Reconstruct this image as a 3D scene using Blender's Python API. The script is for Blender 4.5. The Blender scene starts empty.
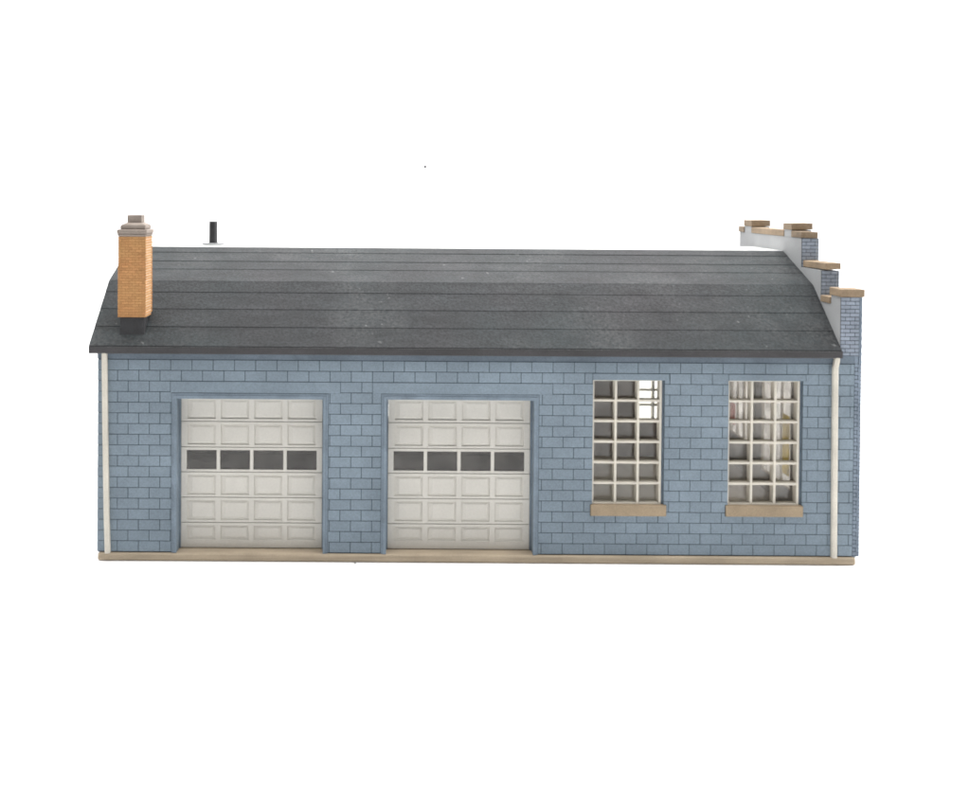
import bpy, bmesh, math, random
from mathutils import Vector, Matrix, Euler
random.seed(7)
R = math.radians
SC = bpy.context.scene
COL = SC.collection
S = 0.00035                      # one unit of the drawing = 0.35 mm on the model
EYE = 368.0                      # eye height above the table, in units
ROOT = Vector((86.0, 207.0, 0.3))

# ------------------------------------------------------------------ helpers
class MB:
    """collects shapes, builds ONE mesh object. Coordinates in model units, z measured from eye height."""
    def __init__(self):
        self.v = []; self.f = []; self.t = []; self.m = []
    def poly(self, verts, faces, tone=0.5, mat=0):
        b = len(self.v)
        self.v += [Vector(p) for p in verts]
        for f in faces:
            self.f.append([b + i for i in f]); self.t.append(tone); self.m.append(mat)
    def box(self, x0, x1, y0, y1, z0, z1, tone=0.5, mat=0, rot=None):
        if x0 > x1: x0, x1 = x1, x0
        if y0 > y1: y0, y1 = y1, y0
        if z0 > z1: z0, z1 = z1, z0
        vs = [(x0,y0,z0),(x1,y0,z0),(x1,y1,z0),(x0,y1,z0),(x0,y0,z1),(x1,y0,z1),(x1,y1,z1),(x0,y1,z1)]
        if rot is not None:
            c = Vector(((x0+x1)/2,(y0+y1)/2,(z0+z1)/2)); M = Euler(rot).to_matrix()
            vs = [M @ (Vector(p)-c) + c for p in vs]
        self.poly(vs, [(0,3,2,1),(4,5,6,7),(0,1,5,4),(1,2,6,5),(2,3,7,6),(3,0,4,7)], tone, mat)
    def prism_x(self, prof, x0, x1, tone=0.5, mat=0):
        """closed profile [(y,z)] extruded along x"""
        n = len(prof)
        vs = [(x0,y,z) for y,z in prof] + [(x1,y,z) for y,z in prof]
        fs = [tuple(range(n)), tuple(range(2*n-1, n-1, -1))]
        fs += [(i, i+n, (i+1)%n+n, (i+1)%n) for i in range(n)]
        self.poly(vs, fs, tone, mat)
    def frustum(self, a, b, tone=0.5, mat=0):
        """a, b = (x0,x1,y0,y1,z) bottom and top rectangles"""
        vs = []
        for (x0,x1,y0,y1,z) in (a, b): vs += [(x0,y0,z),(x1,y0,z),(x1,y1,z),(x0,y1,z)]
        self.poly(vs, [(0,3,2,1),(4,5,6,7),(0,1,5,4),(1,2,6,5),(2,3,7,6),(3,0,4,7)], tone, mat)
    def cyl(self, cx, cy, z0, z1, r0, r1, n=24, tone=0.5, mat=0):
        vs = []
        for z, r in ((z0,r0),(z1,r1)):
            vs += [(cx+r*math.cos(2*math.pi*i/n), cy+r*math.sin(2*math.pi*i/n), z) for i in range(n)]
        fs = [tuple(range(n-1,-1,-1)), tuple(range(n,2*n))]
        fs += [(i,(i+1)%n,(i+1)%n+n,i+n) for i in range(n)]
        self.poly(vs, fs, tone, mat)
    def build(self, name, mats, parent=None, bevel=0.0, seg=2, smooth=False, origin=None):
        if not isinstance(mats, (list, tuple)): mats = [mats]
        o0 = ROOT if origin is None else Vector(origin)
        me = bpy.data.meshes.new(name)
        me.from_pydata([((p.x-o0.x)*S, (p.y-o0.y)*S, (p.z+EYE-o0.z)*S) for p in self.v], [], self.f)
        for m in mats: me.materials.append(m)
        at = me.attributes.new('tone', 'FLOAT', 'FACE')
        for i, t in enumerate(self.t): at.data[i].value = t
        for i, m in enumerate(self.m): me.polygons[i].material_index = m
        bm = bmesh.new(); bm.from_mesh(me)
        bmesh.ops.recalc_face_normals(bm, faces=bm.faces)
        bm.to_mesh(me); bm.free()
        if smooth:
            for p in me.polygons: p.use_smooth = True
        o = bpy.data.objects.new(name, me); COL.objects.link(o)
        if parent is not None: o.parent = parent
        elif origin is not None: o.location = o0 * S
        if bevel:
            b = o.modifiers.new('bevel', 'BEVEL'); b.width = bevel*S; b.segments = seg
            b.limit_method = 'ANGLE'; b.angle_limit = R(35)
        return o

def rect_minus(rects, hole):
    out = []
    hx0,hx1,hz0,hz1 = hole
    for (x0,x1,z0,z1) in rects:
        if hx1 <= x0 or hx0 >= x1 or hz1 <= z0 or hz0 >= z1:
            out.append((x0,x1,z0,z1)); continue
        if hx0 > x0: out.append((x0,hx0,z0,z1))
        if hx1 < x1: out.append((hx1,x1,z0,z1))
        a, b = max(x0,hx0), min(x1,hx1)
        if hz0 > z0: out.append((a,b,z0,hz0))
        if hz1 < z1: out.append((a,b,hz1,z1))
    return [r for r in out if r[1]-r[0] > .5 and r[3]-r[2] > .5]

# ------------------------------------------------------------------ materials
def mat(name, col, rough=0.7, spec=0.3, tone=0.0, blotch=0.0, blotch_scale=60, tint=None,
        grain=0.0, grain_scale=2500, bump=0.0, bump_scale=1500, speck=None, streak=None, smear=None):
    """painted plastic: base colour with per-piece tone, large blotches of dirt, fine grain and specks"""
    m = bpy.data.materials.new(name); m.use_nodes = True
    nt = m.node_tree; N = nt.nodes; L = nt.links
    bs = N['Principled BSDF']; bs.inputs['Roughness'].default_value = rough
    bs.inputs['Specular IOR Level'].default_value = spec
    tc = N.new('ShaderNodeTexCoord')
    rgb = N.new('ShaderNodeRGB'); rgb.outputs[0].default_value = (*col, 1)
    cur = rgb.outputs[0]
    def scale_by(cur, fac_out, amount):
        mr = N.new('ShaderNodeMapRange')
        mr.inputs['To Min'].default_value = 1-amount; mr.inputs['To Max'].default_value = 1+amount
        L.new(fac_out, mr.inputs['Value'])
        v = N.new('ShaderNodeVectorMath'); v.operation = 'SCALE'
        L.new(cur, v.inputs[0]); L.new(mr.outputs[0], v.inputs['Scale'])
        return v.outputs[0]
    def noise(scale, detail=4, rough_=.55):
        n = N.new('ShaderNodeTexNoise'); n.inputs['Scale'].default_value = scale
        n.inputs['Detail'].default_value = detail; n.inputs['Roughness'].default_value = rough_
        L.new(tc.outputs['Object'], n.inputs['Vector']); return n
    if tone:
        a = N.new('ShaderNodeAttribute'); a.attribute_name = 'tone'
        cur = scale_by(cur, a.outputs['Fac'], tone)
    if blotch:
        n = noise(blotch_scale, 5, .6)
        cr = N.new('ShaderNodeMapRange'); cr.inputs['From Min'].default_value = .3; cr.inputs['From Max'].default_value = .7
        L.new(n.outputs['Fac'], cr.inputs['Value'])
        if tint:
            mx = N.new('ShaderNodeMix'); mx.data_type = 'RGBA'
            f = N.new('ShaderNodeMath'); f.operation = 'MULTIPLY'; f.inputs[1].default_value = blotch
            L.new(cr.outputs[0], f.inputs[0]); L.new(f.outputs[0], mx.inputs['Factor'])
            L.new(cur, mx.inputs['A']); mx.inputs['B'].default_value = (*tint, 1)
            cur = mx.outputs['Result']
        else:
            cur = scale_by(cur, cr.outputs[0], blotch)
    if streak:
        mp = N.new('ShaderNodeMapping'); mp.inputs['Scale'].default_value = streak[1]
        L.new(tc.outputs['Object'], mp.inputs['Vector'])
        n = N.new('ShaderNodeTexNoise'); n.inputs['Scale'].default_value = 1; n.inputs['Detail'].default_value = 4
        L.new(mp.outputs[0], n.inputs['Vector'])
        cr = N.new('ShaderNodeMapRange'); cr.inputs['From Min'].default_value = .3; cr.inputs['From Max'].default_value = .7
        L.new(n.outputs['Fac'], cr.inputs['Value'])
        cur = scale_by(cur, cr.outputs[0], streak[0])
    if grain:
        n = noise(grain_scale, 3, .7)
        cr = N.new('ShaderNodeMapRange'); cr.inputs['From Min'].default_value = .38; cr.inputs['From Max'].default_value = .62
        L.new(n.outputs['Fac'], cr.inputs['Value'])
        cur = scale_by(cur, cr.outputs[0], grain)
    if smear:                                # soft patches of dry dust, broken up by a fine grain
        sc, thr, scol, amt = smear
        n = noise(sc, 5, .65); n2 = noise(900, 3, .6)
        cr = N.new('ShaderNodeMapRange'); cr.inputs['From Min'].default_value = thr-.08; cr.inputs['From Max'].default_value = thr+.15
        cr.inputs['To Max'].default_value = amt
        L.new(n.outputs['Fac'], cr.inputs['Value'])
        cr2 = N.new('ShaderNodeMapRange'); cr2.inputs['From Min'].default_value = .35; cr2.inputs['From Max'].default_value = .65
        L.new(n2.outputs['Fac'], cr2.inputs['Value'])
        f = N.new('ShaderNodeMath'); f.operation = 'MULTIPLY'
        L.new(cr.outputs[0], f.inputs[0]); L.new(cr2.outputs[0], f.inputs[1])
        mx = N.new('ShaderNodeMix'); mx.data_type = 'RGBA'
        L.new(f.outputs[0], mx.inputs['Factor']); L.new(cur, mx.inputs['A']); mx.inputs['B'].default_value = (*scol, 1)
        cur = mx.outputs['Result']
    if speck:
        sc, thr, scol, amt = speck
        n = noise(sc, 2, .5)
        n2 = noise(sc/14, 3, .5)
        cr = N.new('ShaderNodeMapRange'); cr.inputs['From Min'].default_value = thr; cr.inputs['From Max'].default_value = thr+.07
        cr.inputs['To Max'].default_value = amt
        L.new(n.outputs['Fac'], cr.inputs['Value'])
        cr2 = N.new('ShaderNodeMapRange'); cr2.inputs['From Min'].default_value = .4; cr2.inputs['From Max'].default_value = .65
        L.new(n2.outputs['Fac'], cr2.inputs['Value'])
        f = N.new('ShaderNodeMath'); f.operation = 'MULTIPLY'
        L.new(cr.outputs[0], f.inputs[0]); L.new(cr2.outputs[0], f.inputs[1])
        mx = N.new('ShaderNodeMix'); mx.data_type = 'RGBA'
        L.new(f.outputs[0], mx.inputs['Factor']); L.new(cur, mx.inputs['A']); mx.inputs['B'].default_value = (*scol, 1)
        cur = mx.outputs['Result']
    L.new(cur, bs.inputs['Base Color'])
    if bump:
        n = noise(bump_scale, 4, .6)
        b = N.new('ShaderNodeBump'); b.inputs['Strength'].default_value = bump; b.inputs['Distance'].default_value = S*.6
        L.new(n.outputs['Fac'], b.inputs['Height']); L.new(b.outputs[0], bs.inputs['Normal'])
    return m

def brick_mat(name, col, mortar, bw, bh):
    """small bricks laid out on the street face (y, z of the object)"""
    m = bpy.data.materials.new(name); m.use_nodes = True
    nt = m.node_tree; N = nt.nodes; L = nt.links; bs = N['Principled BSDF']
    bs.inputs['Roughness'].default_value = .75
    tc = N.new('ShaderNodeTexCoord'); sx = N.new('ShaderNodeSeparateXYZ'); cb = N.new('ShaderNodeCombineXYZ')
    L.new(tc.outputs['Object'], sx.inputs[0]); L.new(sx.outputs['Y'], cb.inputs['X']); L.new(sx.outputs['Z'], cb.inputs['Y'])
    b = N.new('ShaderNodeTexBrick')
    b.inputs['Scale'].default_value = 1/(S*100); b.inputs['Brick Width'].default_value = bw/100*1.0
    b.inputs['Row Height'].default_value = bh/100; b.inputs['Mortar Size'].default_value = .5/100*.8
    b.inputs['Color1'].default_value = (*col,1); b.inputs['Color2'].default_value = (*[c*1.15 for c in col],1)
    b.inputs['Mortar'].default_value = (*mortar,1)
    L.new(cb.outputs[0], b.inputs['Vector']); L.new(b.outputs['Color'], bs.inputs['Base Color'])
    bp = N.new('ShaderNodeBump'); bp.invert = True; bp.inputs['Strength'].default_value = .6; bp.inputs['Distance'].default_value = S*.5
    L.new(b.outputs['Fac'], bp.inputs['Height']); L.new(bp.outputs[0], bs.inputs['Normal'])
    return m

def glass_mat(name, tint, gloss=.12, wav=0.0, milk=0.0, glow=False, haze=(.42,.40,.37)):
    m = bpy.data.materials.new(name); m.use_nodes = True
    nt = m.node_tree; N = nt.nodes; L = nt.links
    for n in list(N):
        if n.type != 'OUTPUT_MATERIAL': N.remove(n)
    out = [n for n in N if n.type == 'OUTPUT_MATERIAL'][0]
    tr = N.new('ShaderNodeBsdfTransparent'); tr.inputs[0].default_value = (*tint, 1)
    gl = N.new('ShaderNodeBsdfGlossy'); gl.inputs['Roughness'].default_value = .08
    fr = N.new('ShaderNodeFresnel'); fr.inputs['IOR'].default_value = 1.45
    sh = N.new('ShaderNodeMixShader'); L.new(fr.outputs[0], sh.inputs[0]); L.new(tr.outputs[0], sh.inputs[1]); L.new(gl.outputs[0], sh.inputs[2])
    cur = sh.outputs[0]
    tc = N.new('ShaderNodeTexCoord')
    if milk:
        df = N.new('ShaderNodeBsdfTranslucent' if glow else 'ShaderNodeBsdfDiffuse'); df.inputs[0].default_value = (.8,.78,.76,1) if glow else (*haze,1)
        nz = N.new('ShaderNodeTexNoise'); nz.inputs['Scale'].default_value = 120; nz.inputs['Detail'].default_value = 5
        L.new(tc.outputs['Object'], nz.inputs['Vector'])
        mr = N.new('ShaderNodeMapRange'); mr.inputs['From Min'].default_value = .35; mr.inputs['From Max'].default_value = .75
        mr.inputs['To Min'].default_value = milk*.35; mr.inputs['To Max'].default_value = milk*1.5
        L.new(nz.outputs['Fac'], mr.inputs['Value'])
        s2 = N.new('ShaderNodeMixShader'); L.new(mr.outputs[0], s2.inputs[0]); L.new(cur, s2.inputs[1]); L.new(df.outputs[0], s2.inputs[2])
        cur = s2.outputs[0]
    if wav:
        nz = N.new('ShaderNodeTexNoise'); nz.inputs['Scale'].default_value = 90; nz.inputs['Detail'].default_value = 2
        L.new(tc.outputs['Object'], nz.inputs['Vector'])
        bp = N.new('ShaderNodeBump'); bp.inputs['Strength'].default_value = wav; bp.inputs['Distance'].default_value = S*4
        L.new(nz.outputs['Fac'], bp.inputs['Height']); L.new(bp.outputs[0], gl.inputs['Normal'])
    L.new(cur, out.inputs['Surface'])
    return m

M_block = mat('blue_block_paint', (.194,.241,.283), .72, .25, tone=.045, blotch=.13, blotch_scale=45, grain=.10, grain_scale=2200, bump=.35, bump_scale=2600)
M_brickend = mat('blue_brick_end_paint', (.185,.225,.275), .72, .25, tone=.12, blotch=.18, blotch_scale=90, grain=.12, bump=.4)
M_pale = mat('pale_blue_brick_paint', (.255,.29,.345), .72, .25, tone=.12, blotch=.18, blotch_scale=90, grain=.12, bump=.4)
M_joint = mat('dark_joint_wash', (.024,.033,.044), .85, .1, blotch=.25, blotch_scale=90)
M_trim = mat('blue_trim_paint', (.174,.218,.262), .6, .35, blotch=.2, blotch_scale=110, grain=.08, grain_scale=1800, bump=.2)
M_eaveshade = mat('blue_eaves_shade_paint', (.125,.155,.188), .7, .25, blotch=.2, blotch_scale=80, grain=.1)  # wall blue darkened to paint in the shade under the eaves
M_door = mat('off_white_door_plastic', (.590,.568,.520), .55, .35, tone=.02, blotch=.045, blotch_scale=40, grain=.03, grain_scale=1500, bump=.12, bump_scale=900)
M_base = mat('tan_base_plastic', (.41,.335,.245), .7, .3, blotch=.12, blotch_scale=55, grain=.06, streak=(.12,(40,200,900)), bump=.2)
M_cope = mat('tan_coping_paint', (.25,.185,.122), .7, .25, tone=.10, blotch=.22, blotch_scale=130, grain=.14, streak=(.07,(120,60,600)), bump=.35)
M_sill = mat('tan_sill_paint', (.315,.245,.165), .7, .25, blotch=.18, blotch_scale=90, grain=.10, bump=.3)
M_grey = mat('grey_plastic', (.30,.305,.308), .55, .35, blotch=.10, blotch_scale=60, grain=.05, bump=.15)
M_roof = mat('charcoal_roof', (.0240,.0222,.0242), .62, .28, tone=.10, blotch=.9, blotch_scale=16, tint=(.0120,.0205,.0218), grain=.42, grain_scale=1100, bump=.9, bump_scale=1300, speck=(420,.70,(.26,.26,.26),.6), streak=(.28,(50,260,260)), smear=(30,.54,(.10,.10,.10),.55))
M_topglare = mat('roof_top_glare_paint', (.62,.62,.61), .5, .4, blotch=.12, blotch_scale=60, grain=.08)  # grazing reflection of the white backdrop put into the base colour
M_gutter = mat('dark_gutter', (.036,.034,.036), .5, .5, blotch=.3, blotch_scale=40, grain=.15, bump=.3, speck=(420,.70,(.25,.25,.25),.5))
M_edgelight = mat('gutter_highlight_paint', (.10,.10,.10), .6, .3, blotch=1.0, blotch_scale=60, tint=(.04,.04,.042), grain=.4)  # lighter grey that paints the highlight along the gutter's top edge
M_gap = mat('roof_gap_black', (.016,.016,.017), .9, .1)
M_brick = mat('orange_brick', (.45,.213,.090), .75, .25, tone=.17, blotch=.9, blotch_scale=80, tint=(.50,.29,.12), grain=.1, bump=.3)
M_mortar = mat('chimney_mortar', (.36,.175,.08), .85, .15, blotch=.2, blotch_scale=120)
M_sidelit = mat('side_lit_mortar', (.62,.53,.43), .85, .15, blotch=.15, blotch_scale=120)  # mortar lightened to paint in the bright light on the chimney sides
M_stone = mat('chimney_cap_stone', (.255,.215,.185), .75, .25, blotch=.2, blotch_scale=150, grain=.1, bump=.35)
M_black = mat('black_metal_paint', (.026,.026,.028), .5, .4, blotch=.3, blotch_scale=150, grain=.15, bump=.2)
M_spout = mat('ivory_downspout', (.56,.525,.455), .55, .35, blotch=.14, blotch_scale=90, grain=.06)
M_frame = mat('ivory_window_plastic', (.60,.56,.485), .5, .35, blotch=.08, blotch_scale=90, grain=.04)
M_inside = mat('interior_grey_brown', (.40,.355,.35), .8, .2, blotch=.2, blotch_scale=30)
M_floor = mat('interior_floor_beige', (.74,.68,.61), .75, .25, blotch=.12, blotch_scale=35)
M_dark = mat('door_recess_blue', (.075,.105,.14), .7, .25, blotch=.2, blotch_scale=80)
M_glass = glass_mat('clear_film', (.93,.93,.91), wav=.5, milk=.07)
M_streetglass = glass_mat('frosted_film', (.85,.84,.82), wav=.2, milk=.30, glow=True)
M_cloudy = glass_mat('cloudy_film', (.93,.92,.90), wav=.6, milk=.24, haze=(.62,.59,.56))
M_doorglass = glass_mat('smoked_film', (.42,.40,.39), wav=.3, milk=.16)
M_streetbrick = brick_mat('blue_street_brick', (.19,.23,.285), (.05,.065,.085), 9.6, 3.95)
def paper(name, col):
    m = mat(name, col, .7, .2, blotch=.2, blotch_scale=200)
    N = m.node_tree.nodes; L = m.node_tree.links; bs = N['Principled BSDF']
    out = [n for n in N if n.type == 'OUTPUT_MATERIAL'][0]
    t = N.new('ShaderNodeBsdfTranslucent'); a = N.new('ShaderNodeMixShader'); a.inputs[0].default_value = .6
    L.new(bs.inputs['Base Color'].links[0].from_socket, t.inputs[0])
    L.new(bs.outputs[0], a.inputs[1]); L.new(t.outputs[0], a.inputs[2]); L.new(a.outputs[0], out.inputs['Surface'])
    return m
M_yellow = paper('yellow_paper', (.72,.62,.24))
M_pink = paper('pink_paper', (.66,.40,.37))
M_paper = paper('white_paper', (.66,.64,.60))

# ------------------------------------------------------------------ the building: one thing
garage = bpy.data.objects.new('model_garage', None); COL.objects.link(garage)
garage.location = ROOT * S
garage.empty_display_size = .02
garage['label'] = 'blue block-walled scale model garage with charcoal roof, two off-white doors and orange chimney'
garage['category'] = 'model building'

DEPTH = 414.0
# base slab
b = MB(); b.box(-295.3, 465.8, -2.2, DEPTH+2, -367.7, -359.9)
b.build('base', M_base, garage, bevel=2.0, seg=3)

# openings of the long wall (x0,x1,z0,z1)
D1 = (-221.6,-64.6,-360,-199.0); D2 = (-11.2,146.8,-360,-198.6)
ADDED_REAR = [(-221,-65,-309.3,-183.3), (-11,147,-309.3,-183.3)]  # unseen rear-wall windows, added to let light onto the inner floor
W1 = (200.8,272.8,-309.3,-183.3); W2 = (336.9,411.5,-309.3,-183.1)
D1i = (-216.4,-69.5,-360,-204.6); D2i = (-5.9,141.8,-360,-204.2)
LINT = [(-222.8,-52.6,-198.6,-187.3), (-20.2,160.4,-198.4,-187.3), (200.8,277.2,-183.3,-176.6), (336.9,414.2,-183.1,-176.6)]
SILL = [(199.3,275.0,-319.6,-308.6), (335.0,412.3,-319.4,-308.6)]
XL, XR = -296.0, 462.6

def block_course_wall(b, xa, xb, yf, yb, holes, ztop=-165.5, base=-359.6, offs=-265.4, sign=1):
    g = .28
    row = 0; z1 = ztop
    while z1 > base + 1:
        z0 = max(z1-10.75, base)
        x = offs if row % 2 == 0 else offs - 10.65
        while x > xa: x -= 21.3
        while x < xb:
            r = [(max(x,xa)+ (g if x > xa else 0), min(x+21.3,xb)-(g if x+21.3 < xb else 0), z0+g, z1-g)]
            if r[0][1]-r[0][0] > .8:
                for h in holes: r = rect_minus(r, h)
                tone = random.random()
                for q in r: b.box(q[0], q[1], yf+random.uniform(-.12,.12), yb, q[2], q[3], tone)
            x += 21.3
        z1 -= 10.75; row += 1

holes = [(h[0]-.35,h[1]+.35,h[2]-5,h[3]) for h in (D1, D2)] + [W1, W2]
holes += [(l[0]-.45,l[1]+.45,l[2],l[3]+.0) for l in LINT] + [(s[0]-.5,s[1]+.5,s[2]-.4,s[3]+.4) for s in SILL]
wall = MB()
block_course_wall(wall, XL, XR, 0, 1.6, holes)
for l in LINT: wall.box(l[0], l[1], -.1, 1.6, l[2]+.1, l[3]-.1, .35)
wall.build('front_wall', M_block, garage)
# the body of the wall behind the blocks, cut round the openings
def wall_body(xa, xb, ya, yb, za, zb, holes, name, mats, parent=garage):
    r = [(xa, xb, za, zb)]
    for h in holes: r = rect_minus(r, h)
    b = MB()
    for q in r: b.box(q[0], q[1], ya, yb, q[2], q[3])
    return b.build(name, mats, parent)
G = [(D1[0]+.3,D1[1]-.3,-400,D1[3]-.3),(D2[0]+.3,D2[1]-.3,-400,D2[3]-.3)]
wall_body(XL+.4, XR-.3, 1.0, 2.0, -359.7, -156, G+[W1, W2], 'mortar_layer', M_joint)
wall_body(XL+.4, XR-.3, 2.05, 14.0, -359.7, -156, G+[W1, W2], 'wall_core', M_trim)
wall_body(XL+2, XR-2, 14.1, 16.0, -359.7, -160, G+[W1, W2], 'inner_lining', M_inside)
b = MB(); b.box(XL-.2, XR, -.5, 1.5, -165.0, -157.2); b.build('eaves_shade_band', M_eaveshade, garage, bevel=.3)  # top course of the wall, eaves shade painted into its colour

# end wall on the left, with its gable, and the rear wall
PROF = [(0,-156),(70,-95.5),(158,-63.5),(256,-63.5),(344,-95.5),(414,-156)]
def end_prof(zb): return [(1.2,zb)] + [(max(1.2,min(412.8,y)),z-.5) for y,z in PROF] + [(412.8,zb)]
b = MB(); b.prism_x(end_prof(-359.7), XL+1.4, XL+9)
b.build('end_wall', M_block, garage)
b = MB(); b.prism_x([(13,-359.6)]+[(max(13,min(401,y)),z-1.5) for y,z in PROF]+[(401,-359.6)], XL+9.2, XL+11)
b.build('end_lining', M_inside, garage)
b = MB(); block_course_wall(b, XL, XR, DEPTH, DEPTH-1.6, [W1, W2]+ADDED_REAR); b.build('rear_wall', M_block, garage)
wall_body(XL+.4, XR-.3, DEPTH-9, DEPTH-1.0, -359.7, -156, [W1, W2]+ADDED_REAR, 'rear_wall_core', M_joint)
wall_body(XL+11.2, 459, DEPTH-12, DEPTH-9.1, -359.6, -160, [W1, W2]+ADDED_REAR, 'rear_lining', M_inside)
b = MB(); b.box(XL+12, 459, 16.5, 401, -359.6, -358.6); b.build('inner_floor', M_floor, garage)

# sectional garage doors
def garage_door(O, Oi, label):
    x0, x1 = Oi[0]+1.6, Oi[1]-2.0
    yf = 14.2
    zt, zb = -202.6, -359.4
    zs = [-202.6,-230.4,-256.6,-282.0,-307.8,-333.6,-359.4]
    b = MB(); panes = []
    pw = (x1-x0-7.6)/4
    for k in range(6):
        t, u = zs[k]-.35, zs[k+1]+.35
        # openings for panels in this section
        cells = []
        top_m, bot_m = (5.0,2.4) if k == 0 else (2.6,2.2)
        if k == 5: bot_m = 8.0
        for c in range(4):
            cx0 = x0+3.8+c*pw+2.6; cx1 = x0+3.8+(c+1)*pw-2.6
            cells.append((cx0-(.9 if k==2 else 0), cx1+(.9 if k==2 else 0), u+bot_m, t-top_m))
        r = [(x0,x1,u,t)]
        for c in cells: r = rect_minus(r, c)
        for q in r: b.box(q[0], q[1], yf, yf+4, q[2], q[3])
        if k == 2:
            for c in cells: panes.append(c)
            continue
        for (a0,a1,c0,c1) in cells:          # sunk field with a raised middle
            b.box(a0-.05, a1+.05, yf+1.5, yf+3.9, c0-.05, c1+.05)
            vs = []
            for il, ir, iz, y in ((.5,.9,.7,yf+1.5), (5.0,3.2,3.0,yf+.75)):
                vs += [(a0+il,y,c0+iz),(a1-ir,y,c0+iz),(a1-ir,y,c1-iz),(a0+il,y,c1-iz)]
            b.poly(vs, [(4,5,6,7),(0,1,5,4),(1,2,6,5),(2,3,7,6),(3,0,4,7)])
    d = b.build('garage_door', M_door, garage); d['label'] = label
    back = MB()
    for i in range(1, 6): back.box(x0+.2, x1-.2, yf+2.4, yf+3.4, zs[i]-.7, zs[i]+.7)
    back.build('section_joint', M_joint, d)
    for c in panes:
        p = MB(); p.box(c[0]-.3, c[1]+.3, yf+1.6, yf+2.1, c[2]-.3, c[3]+.3)
        p.build('door_pane', M_doorglass, d)
    f = MB()                                   # stepped jamb and head, mitred as one strip
    for (xa, xb, yy) in ((O[0], O[0]+2.0, -.4), (O[0]+2.0, Oi[0], -1.2)):
        f.box(xa, xb, yy, 13.0, -359.8, O[3] if yy > -1 else O[3]-2.0)
    for (xa, xb, yy) in ((O[1]-2.0, O[1], -.4), (Oi[1], O[1]-2.0, -1.2)):
        f.box(xa, xb, yy, 13.0, -359.8, O[3] if yy > -1 else O[3]-2.0)
    f.box(O[0]+2.0, O[1]-2.0, -.4, 13.0, O[3]-2.0, O[3])
    f.box(Oi[0], Oi[1], -1.2, 13.0, Oi[3], O[3]-2.0)
    f.build('door_frame', M_trim, d, bevel=.35)
    j = MB()
    j.box(Oi[0], Oi[0]+1.4, 13.1, 18.0, -359.6, Oi[3]); j.box(Oi[1]-1.8, Oi[1], 13.1, 18.0, -359.6, Oi[3])
    j.box(Oi[0]+1.4, Oi[1]-1.8, 13.1, 14.0, Oi[3], Oi[3]+2.2)
    j.build('door_track', M_trim, d)
    return d
garage_door(D1, D1i, 'off-white panelled garage door nearest the chimney')
garage_door(D2, D2i, 'off-white panelled garage door nearest the tall windows')

# multi-pane windows
def window(Wn, yf, dirn, sill=None, label=None):
    x0, x1, z0, z1 = Wn
    film = M_cloudy if (dirn > 0 and x0 > 300) else M_glass
    e = .15
    x0 += e; x1 -= e+2.1; z0 += e; z1 -= e
    dpt = 11.0*dirn
    fw = 1.7; mt = 1.15
    b = MB()
    rb = x1-1.4
    b.box(x0, x0+fw, yf, yf+dpt, z0, z1); b.box(x1-fw-.5, x1, yf, yf+dpt, z0, z1)
    b.box(x0+fw, x1-fw-.5, yf, yf+dpt, z1-.9, z1); b.box(x0+fw, x1-fw-.5, yf, yf+dpt, z0, z0+1.7)
    xs = [x0+fw*.5+(x1-x0-fw)*k/3.0 for k in range(4)]
    zs = [z0+.8+(z1-z0-.9)*k/6.0 for k in range(7)]
    segs = [x0+fw] + [v for k in (1,2) for v in (xs[k]-mt, xs[k]+mt)] + [x1-fw-.5]
    for k in (1,2): b.box(xs[k]-mt, xs[k]+mt, yf+.1*dirn, yf+dpt, z0+1.7, z1-.9)
    for k in range(1,6):
        for q in range(3):
            b.box(segs[2*q], segs[2*q+1], yf+.3*dirn, yf+dpt, zs[k]-1.05, zs[k]+1.05)
    w = b.build('window', M_frame, garage, bevel=.25)
    j = MB(); j.box(x1+.05, x1+2.2, yf+1.6*dirn, yf+dpt, z0+.1, z1-.1); j.build('window_jamb', M_trim, w)
    if label: w['label'] = label
    g = MB(); g.box(x0+.5, x1-.5, yf+dpt+.15*dirn, yf+dpt+.45*dirn, z0+.5, z1-.5); g.build('window_pane', film, w)
    if sill:
        s = MB(); s.box(sill[0], sill[1], yf-4.6*dirn, yf+5*dirn, sill[2], sill[3]-.0); s.build('window_sill', M_sill, w, bevel=.5)
    return w
window(W1, 2.6, 1, SILL[0], 'tall ivory window nearest the garage doors, dark inside')
window(W2, 2.6, 1, SILL[1], 'tall ivory window nearest the stepped parapet, bright inside')
window(W1, DEPTH-2.6, -1); window(W2, DEPTH-2.6, -1)
for q in ADDED_REAR: window(q, DEPTH-2.6, -1)  # added windows, out of view, that brighten the inside

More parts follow.
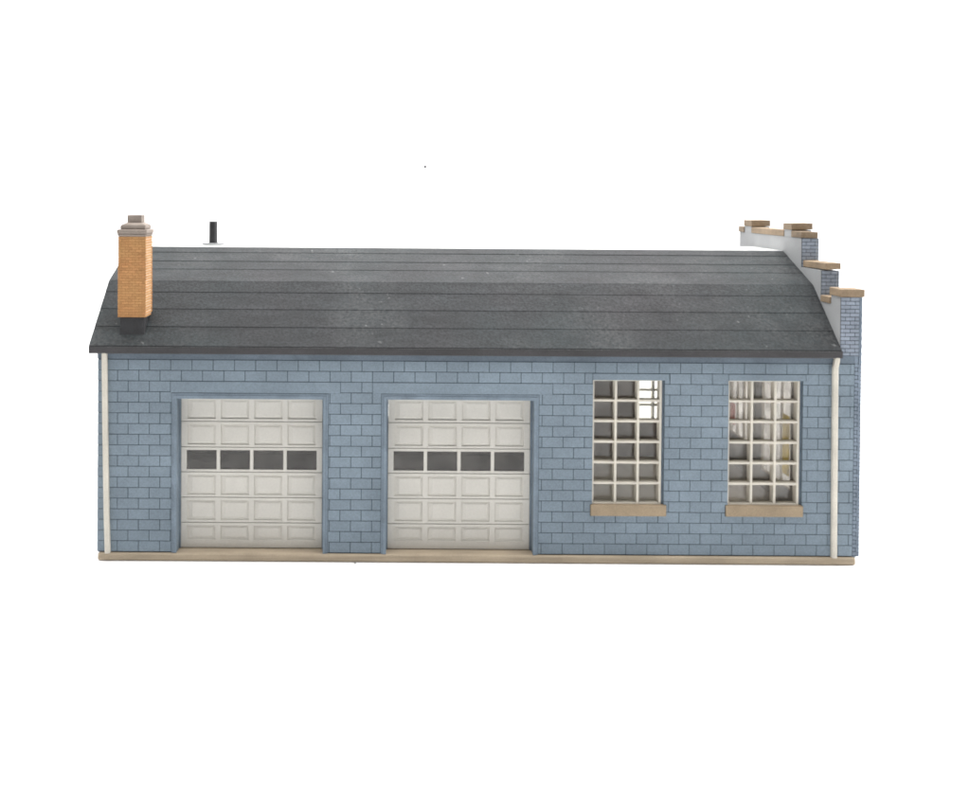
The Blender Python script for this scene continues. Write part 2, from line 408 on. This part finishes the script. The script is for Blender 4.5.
# roof: deck, lapped strips, flat top with backdrop glare painted pale
RX0, RX1 = -303.8, 447.9
facets = [((-4.2,-151.6),(70,-92.4)), ((70,-92.4),(158,-60.4)), ((256,-60.4),(344,-92.4)), ((344,-92.4),(418.2,-151.6))]
top = [(-4.2,-151.6),(70,-92.4),(158,-60.4),(256,-60.4),(344,-92.4),(418.2,-151.6)]
under = [(418.2,-156.2),(344,-97),(256,-65),(158,-65),(70,-97),(-4.2,-156.2)]
b = MB(); b.prism_x(top+under, RX0, RX1)
roof = b.build('roof', M_gap, garage)
cuts = [[0,.285,.555,.82,1.0],[0,.33,.565,.83,1.0]]
for fi, (p, q) in enumerate(facets):
    p, q = Vector(p), Vector(q)
    if fi >= 2: p, q = q, p
    d = (q-p); n = Vector((-d.y, d.x)).normalized()
    if n.y < 0: n = -n
    cc = cuts[fi % 2 if fi < 2 else 1-(fi % 2)]
    b = MB()
    for k in range(4):
        a = p + d*cc[k]; c = p + d*cc[k+1] - d.normalized()*(.42 if not (k == 3 and fi in (0,3)) else -.1)
        # split along x into butted sheets so each piece differs a little
        xs = [RX0, RX1]
        if k % 2: xs = [RX0, RX0+random.uniform(250,480), RX1]
        for xa, xb in zip(xs[:-1], xs[1:]):
            lo = .65 if k else .5
            prof = [a+n*.05, a+n*(lo+random.uniform(-.1,.1)), c+n*.35, c+n*.05]
            b.prism_x([(v.x,v.y) for v in prof], xa, xb, random.random())
    b.build('roof_sheet', M_roof, roof)
b = MB(); b.box(RX0, RX1, 158.3, 255.7, -60.3, -59.9); b.build('roof_top', M_topglare, roof)
b = MB(); b.box(RX0-.2, 448.9, -5.2, -1.0, -159.2, -151.9)
g_ = b.build('gutter', M_gutter, roof, bevel=.7)
b = MB(); b.box(RX0+.4, 448.5, -5.35, -4.9, -152.55, -152.05); b.build('painted_highlight', M_edgelight, g_)  # thin strip painted as the edge highlight
b = MB(); b.box(RX0-.2, 448.2, DEPTH+1, DEPTH+5.2, -159.2, -151.9)
b.build('gutter', M_gutter, roof, bevel=.7)

# downspouts, slightly crooked
def downspout(path, w, label):
    b = MB(); vs = []; fs = []
    h = w/2
    for i, (x, z) in enumerate(path):
        vs += [(x-h,-4.4,z),(x-h*.55,-5.4,z),(x+h*.55,-5.4,z),(x+h,-4.4,z),(x+h,-.6,z),(x-h,-.6,z)]
        if i:
            o = 6*(i-1)
            fs += [(o+j, o+(j+1)%6, o+6+(j+1)%6, o+6+j) for j in range(6)]
    fs += [(0,1,2,3,4,5), tuple(range(6*len(path)-1, 6*len(path)-7, -1))]
    b.poly(vs, fs)
    o = b.build('downspout', M_spout, garage, bevel=.3); o['label'] = label
downspout([(-288.4,-158.8),(-287.6,-230),(-286.0,-320),(-284.8,-359.6)], 5.2, 'ivory downspout at the chimney end')
downspout([(443.8,-158.6),(443.4,-163),(442.2,-169),(442.6,-250),(443.2,-359.6)], 5.3, 'ivory downspout at the stepped parapet end')

# brick chimney
cx0, cx1, cy0, cy1 = -277.2, -250.0, 7.0, 34.0
zb_, zt_ = -124.0, -42.6
b = MB()
b.box(cx0+.45, cx1-.45, cy0+.45, cy1-.45, zb_, zt_, .5, 1)
nc = 31; ch = (zt_-zb_)/nc
for k in range(nc):
    z0 = zb_+k*ch+.12; z1 = zb_+(k+1)*ch-.22
    o = .25 if k % 2 else -.05
    L_ = 6.8
    for face in range(4):
        s = -L_/2 if (k+face) % 2 else 0.0
        while s < 27.2:
            a, e = max(s+.12,.5), min(s+L_-.12, 26.6)
            s += L_
            if e-a < .6: continue
            t = random.random(); j = random.uniform(-.14,.14)
            if face == 0: b.box(cx0+a, cx0+e, cy0-o+j, cy0+1.5, z0, z1, t)
            if face == 1: b.box(cx1-1.5, cx1+o+j, cy0+a, cy0+e, z0+.16, z1-.2, t)
            if face == 2: b.box(cx0+a, cx0+e, cy1-1.5, cy1+o+j, z0, z1, t)
            if face == 3: b.box(cx0-o+j, cx0+1.5, cy0+a, cy0+e, z0, z1, t)
    for (qx, qy) in ((cx0,cy0),(cx1,cy0),(cx0,cy1),(cx1,cy1)):     # corner bricks make the toothed edge
        w = .62
        b.box(qx-w+(.15 if k%2 else 0), qx+w-(.15 if k%2 else 0), qy-w+.1, qy+w-.1, z0, z1, random.random())
b.box(cx1-.44, cx1-.2, cy0+.6, cy1-.6, zb_+.1, zt_-.1, .5, 2); b.box(cx0+.2, cx0+.44, cy0+.6, cy1-.6, zb_+.1, zt_-.1, .5, 2)  # paler slabs between side bricks carry the painted side light
chim = b.build('chimney', [M_brick, M_mortar, M_sidelit], garage)
b = MB()
b.frustum((cx0-.6,cx1+.6,cy0-.6,cy1+.6,zt_),(cx0-1.6,cx1+1.6,cy0-1.5,cy1+1.6,-40.0))
b.box(cx0-1.8, cx1+1.8, cy0-1.7, cy1+1.8, -39.9, -35.4)
b.box(cx0+1.2, cx1-.2, cy0+.8, cy1-1.2, -35.3, -31.2)
b.frustum((cx0+1.2,cx1-.2,cy0+.8,cy1-1.2,-31.15),(cx0+6.5,cx1-5.0,cy0+6,cy1-6,-28.6))
b.build('chimney_cap', M_stone, chim, bevel=1.1, seg=3)
b = MB(); xa, xb = cx0+7.0, cx1-5.6
b.box(xa, xb, cy0+6.5, cy0+20.5, -28.5, -21.0)
b.build('flue', M_stone, chim, bevel=.4)
b = MB(); fz = lambda y: -151.6+(y+4.2)*.798
b.poly([(cx0+1.4,cy0+1.2,-124.1),(cx1-1.6,cy0+1.2,-124.1),(cx1-1.6,cy1-1.2,-124.1),(cx0+1.4,cy1-1.2,-124.1),
        (cx0+.9,cy0+.4,fz(cy0+.4)-1),(cx1-1.0,cy0+.4,fz(cy0+.4)-1),(cx1-1.0,cy1-1,fz(cy1)-1),(cx0+.9,cy1-1,fz(cy1)-1)],
       [(0,1,2,3),(0,4,5,1),(1,5,6,2),(2,6,7,3),(3,7,4,0),(4,7,6,5)])
b.build('flashing', M_black, chim, bevel=.4)

# vent pipe with pale flange on the flat top
b = MB(); b.cyl(-216.2, 207, -58.6, -31.8, 5.1, 4.9); 
pipe = b.build('vent_pipe', M_black, garage, smooth=False)
b = MB(); b.cyl(-216.5, 207, -59.9, -57.6, 13.2, 12.8, 32); b.build('pipe_flange', M_grey, pipe, bevel=.3)

# stepped parapet of the street front, at the right end
GX0, GX1 = 448.2, 465.6
stp = [(1.2,-98.2),(23.5,-98.2),(23.5,-107.4),(49.8,-107.4),(49.8,-75.2),(103.8,-75.2),(103.8,-43.3),
       (310.2,-43.3),(310.2,-75.2),(364.2,-75.2),(364.2,-107.4),(390.5,-107.4),(390.5,-98.2),(412.8,-98.2)]
# street front openings (y0,y1,z0,z1)
SH = [(40,118,-318,-196), (158,256,-338,-190), (300,376,-318,-196)]
def yz_boxes(b, xa, xb, rects, mat_=0):
    for (y0,y1,z0,z1) in rects: b.box(xa, xb, y0, y1, z0, z1, .5, mat_)
rects = [(1.2,412.8,-359.7,-158.0)]
for h in SH: rects = rect_minus(rects, h)
b = MB()
b.prism_x([(1.2,-158.0)]+stp+[(412.8,-158.0)], GX0, GX1)
for (q0,q1,w0,w1) in rects: b.box(459.5, GX1-.1, max(q0,12.2), min(q1,401.8), w0, w1)
for (y0,y1) in ((132,154),(264,290)): b.box(GX0-.25, 467.2, y0, y1, -43.2, -35.2)
par = b.build('parapet_wall', M_grey, garage)
# brick skin on the street face
b = MB()
for (q0,q1,w0,w1) in rects: b.box(GX1, 468.4, q0, q1, w0, w1)
for (a0,a1,zt) in ((1.2,23.5,-98.4),(23.5,49.8,-107.6),(49.8,103.8,-75.4),(103.8,310.2,-43.5),(310.2,364.2,-75.4),(364.2,390.5,-107.6),(390.5,412.8,-98.4)):
    b.box(GX1+.1, 464.9+2.4, a0, a1, -158, zt)
for (a0,a1,zt) in ((1.6,23,-98.5),(132.2,153.8,-35.4),(264.2,289.8,-35.4),(391,412.4,-98.5)):
    b.box(467.5, 470.3, a0, a1, -359.6 if True else 0, zt)
b.build('street_brick', M_streetbrick, par)
# small bricks on the ends that face the long side
b = MB()
def small_bricks(xa, xb, yf, za, zb, yb):
    z1 = zb; row = 0
    while z1 > za+.8:
        z0 = max(z1-3.95, za)
        x = xa - (4.8 if row % 2 else 0)
        while x < xb:
            a, e = max(x,xa)+.28, min(x+9.6,xb)-.28
            if e-a > .5: b.box(a, e, yf+random.uniform(-.1,.1), yb, z0+.28, z1-.28, random.random())
            x += 9.6
        z1 -= 3.95; row += 1
small_bricks(448.3, 467.0, 0.0, -157.2, -98.5, 1.3)
small_bricks(448.4, 464.6, 48.7, -107, -75.4, 49.9)
small_bricks(448.4, 464.6, 102.7, -75, -43.5, 103.9)
b.build('brick_facing', M_pale, par)
b = MB(); b.box(462.9, 466.4, .15, 1.4, -165.0, -157.3)
z = -165.3; k = 0
while z > -359:
    b.box(463.2, 466.0+(0 if k%2 else .4), .3, 1.4, z-3.4, z); z -= 3.95; k += 1
z = -98.6; k = 0
while z > -358:
    up_ = z > -164
    b.box(467.25 if up_ else 466.65, (470.25 if up_ else 468.7)-(.25 if k%2 else 0), .6, 1.7, z-3.6, z, random.random()); z -= 3.95; k += 1
b.build('brick_facing', M_brickend, par)
b = MB(); b.box(448.4, 467.0, .6, 1.3, -157.5, -98.4); b.box(448.4, 464.6, 49.2, 49.85, -107, -75.3); b.box(448.4,464.6,103.2,103.85,-75.1,-43.4)
b.box(463.0, 467.6, .9, 1.3, -359.5, -158)
b.build('brick_joint', M_joint, par)
# copings and pier caps
def coping(x0,x1,y0,y1,z0,z1,name='coping',rot=None):
    b = MB(); b.box(x0,x1,y0,y1,z0,z1, random.random(), 0, rot); return b.build(name, M_cope, par, bevel=.45)
coping(446.8,471.2,-2.2,25,-98.0,-90.3,'pier_cap',(0,R(.6),0))
coping(447.2,466.0,25.3,48.4,-107.2,-100.6)
coping(450.4,466.2,44.2,103.0,-74.0,-67.2,rot=(R(-.6),R(-1.2),R(1.2)))
coping(447.2,465.6,101.5,131.8,-43.1,-36.3,rot=(0,R(.5),0))
coping(447.2,465.6,154.3,263.8,-43.1,-36.0)
coping(447.2,465.6,290.3,312.5,-43.1,-36.0)
coping(447.0,471.0,130,156.2,-35.0,-27.6,'pier_cap',(0,R(-1.0),0))
coping(447.0,470.6,262,292,-35.0,-27.2,'pier_cap',(0,R(-.6),0))
coping(447.2,466.0,313,369.5,-75.0,-68.0)
coping(447.2,466.0,370,389,-107.2,-100.6)
coping(446.8,471.2,389.5,416,-98.0,-90.3,'pier_cap')
# street-front windows and door, seen from inside through the tall window
for i, (y0,y1,z0,z1) in enumerate(SH):
    b = MB(); t = 2.2
    xa, xb = 460, 463
    b.box(xa,xb,y0+.1,y0+t,z0+.1,z1-.1); b.box(xa,xb,y1-t,y1-.1,z0+.1,z1-.1)
    b.box(xa,xb,y0+t,y1-t,z1-t,z1-.1); b.box(xa,xb,y0+t,y1-t,z0+.1,z0+t)
    n = 3
    ys = [y0+(y1-y0)*k/n for k in range(1,n)]
    for yv in ys: b.box(xa+.2,xb-.2,yv-1.4,yv+1.4,z0+t,z1-t)
    lim = [y0+t]+[q for yv in ys for q in (yv-1.4,yv+1.4)]+[y1-t]
    w = b.build('street_window', M_frame, par)
    g = MB(); g.box(463.4,463.8,y0+.3,y1-.3,z0+.3,z1-.3); g.build('street_pane', M_streetglass, par)
# paper notices stuck inside the street front
def notice(y0,y1,z0,z1,m):
    b = MB(); b.box(458.6,459.3,y0,y1,z0,z1); return b.build('paper_notice', m, garage)
notice(160.6,180,-322,-252,M_yellow)
notice(353,372,-304,-276,M_pink)
notice(278,292,-300,-215,M_paper)

# ------------------------------------------------------------------ studio sweep
M_sweep = mat('white_paper_sweep', (.93,.93,.93), .9, .1)
prof = [(-3600,-368.0),(1700,-368.0)]
rad = 900
for k in range(1,25):
    a = (math.pi/2)*k/24
    prof.append((1700+rad*math.sin(a), -368+rad*(1-math.cos(a))))
prof.append((2600,3000))
b = MB(); vs = []; fs = []
for i,(y,z) in enumerate(prof):
    vs += [(-5200,y,z),(5600,y,z)]
    if i: fs.append((2*i-2,2*i-1,2*i+1,2*i))
b.poly(vs, fs)
sw = b.build('backdrop', M_sweep, None, smooth=True, origin=(0,0,0))
sw['kind'] = 'structure'

# tiny specks of dirt the photograph shows
def speck(name, c, rad, label, thing_kind, m):
    b = MB(); n = 7
    vs = []; fs = []
    for ring, (h, q) in enumerate(((0,.8),(.45,1.0),(.8,.6))):
        for i in range(n):
            a = 2*math.pi*i/n; rr = rad*q*random.uniform(.75,1.15)
            vs.append((c[0]+rr*math.cos(a), c[1]+(rr*math.sin(a) if name == 'crumb' else -h*rad), c[2]+(h*rad if name == 'crumb' else rr*math.sin(a))))
    fs = [tuple(range(n)), tuple(range(2*n,3*n))]
    for ring in range(2):
        fs += [(ring*n+i, ring*n+(i+1)%n, (ring+1)*n+(i+1)%n, (ring+1)*n+i) for i in range(n)]
    b.poly(vs, fs)
    o = b.build(name, m, None, origin=(c[0],c[1],c[2]+EYE)); o['label'] = label; o['category'] = thing_kind
speck('dust_speck', (103.4,2486.0,98.9), 5.0, 'tiny dark speck stuck to the white backdrop above the roof', 'speck', M_black)
speck('crumb', (-36.5,-4.5,-367.9), 1.1, 'tiny grey crumb lying on the white surface in front of the tan base', 'crumb', M_grey)

# ------------------------------------------------------------------ camera
pit, roll = R(0.9), R(0.38)
cd = bpy.data.cameras.new('camera'); cam = bpy.data.objects.new('camera', cd); COL.objects.link(cam)
fw = Vector((0,math.cos(pit),-math.sin(pit))); rt = Vector((1,0,0)); up = rt.cross(fw)
r2 = rt*math.cos(roll)+up*math.sin(roll); u2 = -rt*math.sin(roll)+up*math.cos(roll)
M = Matrix((( r2.x,u2.x,-fw.x,0),(r2.y,u2.y,-fw.y,0),(r2.z,u2.z,-fw.z,0),(0,0,0,1)))
cam.matrix_world = Matrix.Translation(Vector((0,-1050,EYE))*S) @ M
cd.sensor_width = 36; cd.lens = 36*1050/970
yp = 196+1050*math.tan(pit)
cd.shift_x = (485-394)/970; cd.shift_y = (yp-404)/970
cd.clip_start = .01; cd.clip_end = 50
SC.camera = cam

# ------------------------------------------------------------------ light: softboxes round a white table
def softbox(name, loc, target, sx, sy, power):
    l = bpy.data.lights.new(name, 'AREA'); l.shape = 'RECTANGLE'; l.size = sx*S; l.size_y = sy*S; l.energy = power*.38
    o = bpy.data.objects.new(name, l); COL.objects.link(o)
    o.location = Vector(loc)*S
    o.rotation_euler = (Vector(target)-Vector(loc)).to_track_quat('-Z','Y').to_euler()
    return o
softbox('softbox_overhead', (80,-120,2300), (80,150,0), 2600, 1700, 27)
softbox('softbox_rear', (80,2100,2100), (80,250,250), 2600, 500, 9)
softbox('softbox_left', (-2500,300,1500), (0,200,100), 1700, 1700, 9)
softbox('softbox_right', (2700,300,1500), (100,200,100), 1700, 1700, 34)
softbox('softbox_backdrop', (80,900,3000), (80,2500,400), 4200, 700, 26)
wd = bpy.data.worlds.new('World'); SC.world = wd; wd.use_nodes = True
bg = wd.node_tree.nodes['Background']; bg.inputs[0].default_value = (1,1,1,1); bg.inputs[1].default_value = .12

SC.render.engine = 'CYCLES'
SC.cycles.max_bounces = 10; SC.cycles.transparent_max_bounces = 16
SC.cycles.filter_width = 1.9
vs_ = SC.view_settings
vs_.view_transform = 'Standard'; vs_.look = 'None'; vs_.exposure = 0; vs_.gamma = 1
SC.render.resolution_x = 1024; SC.render.resolution_y = 853
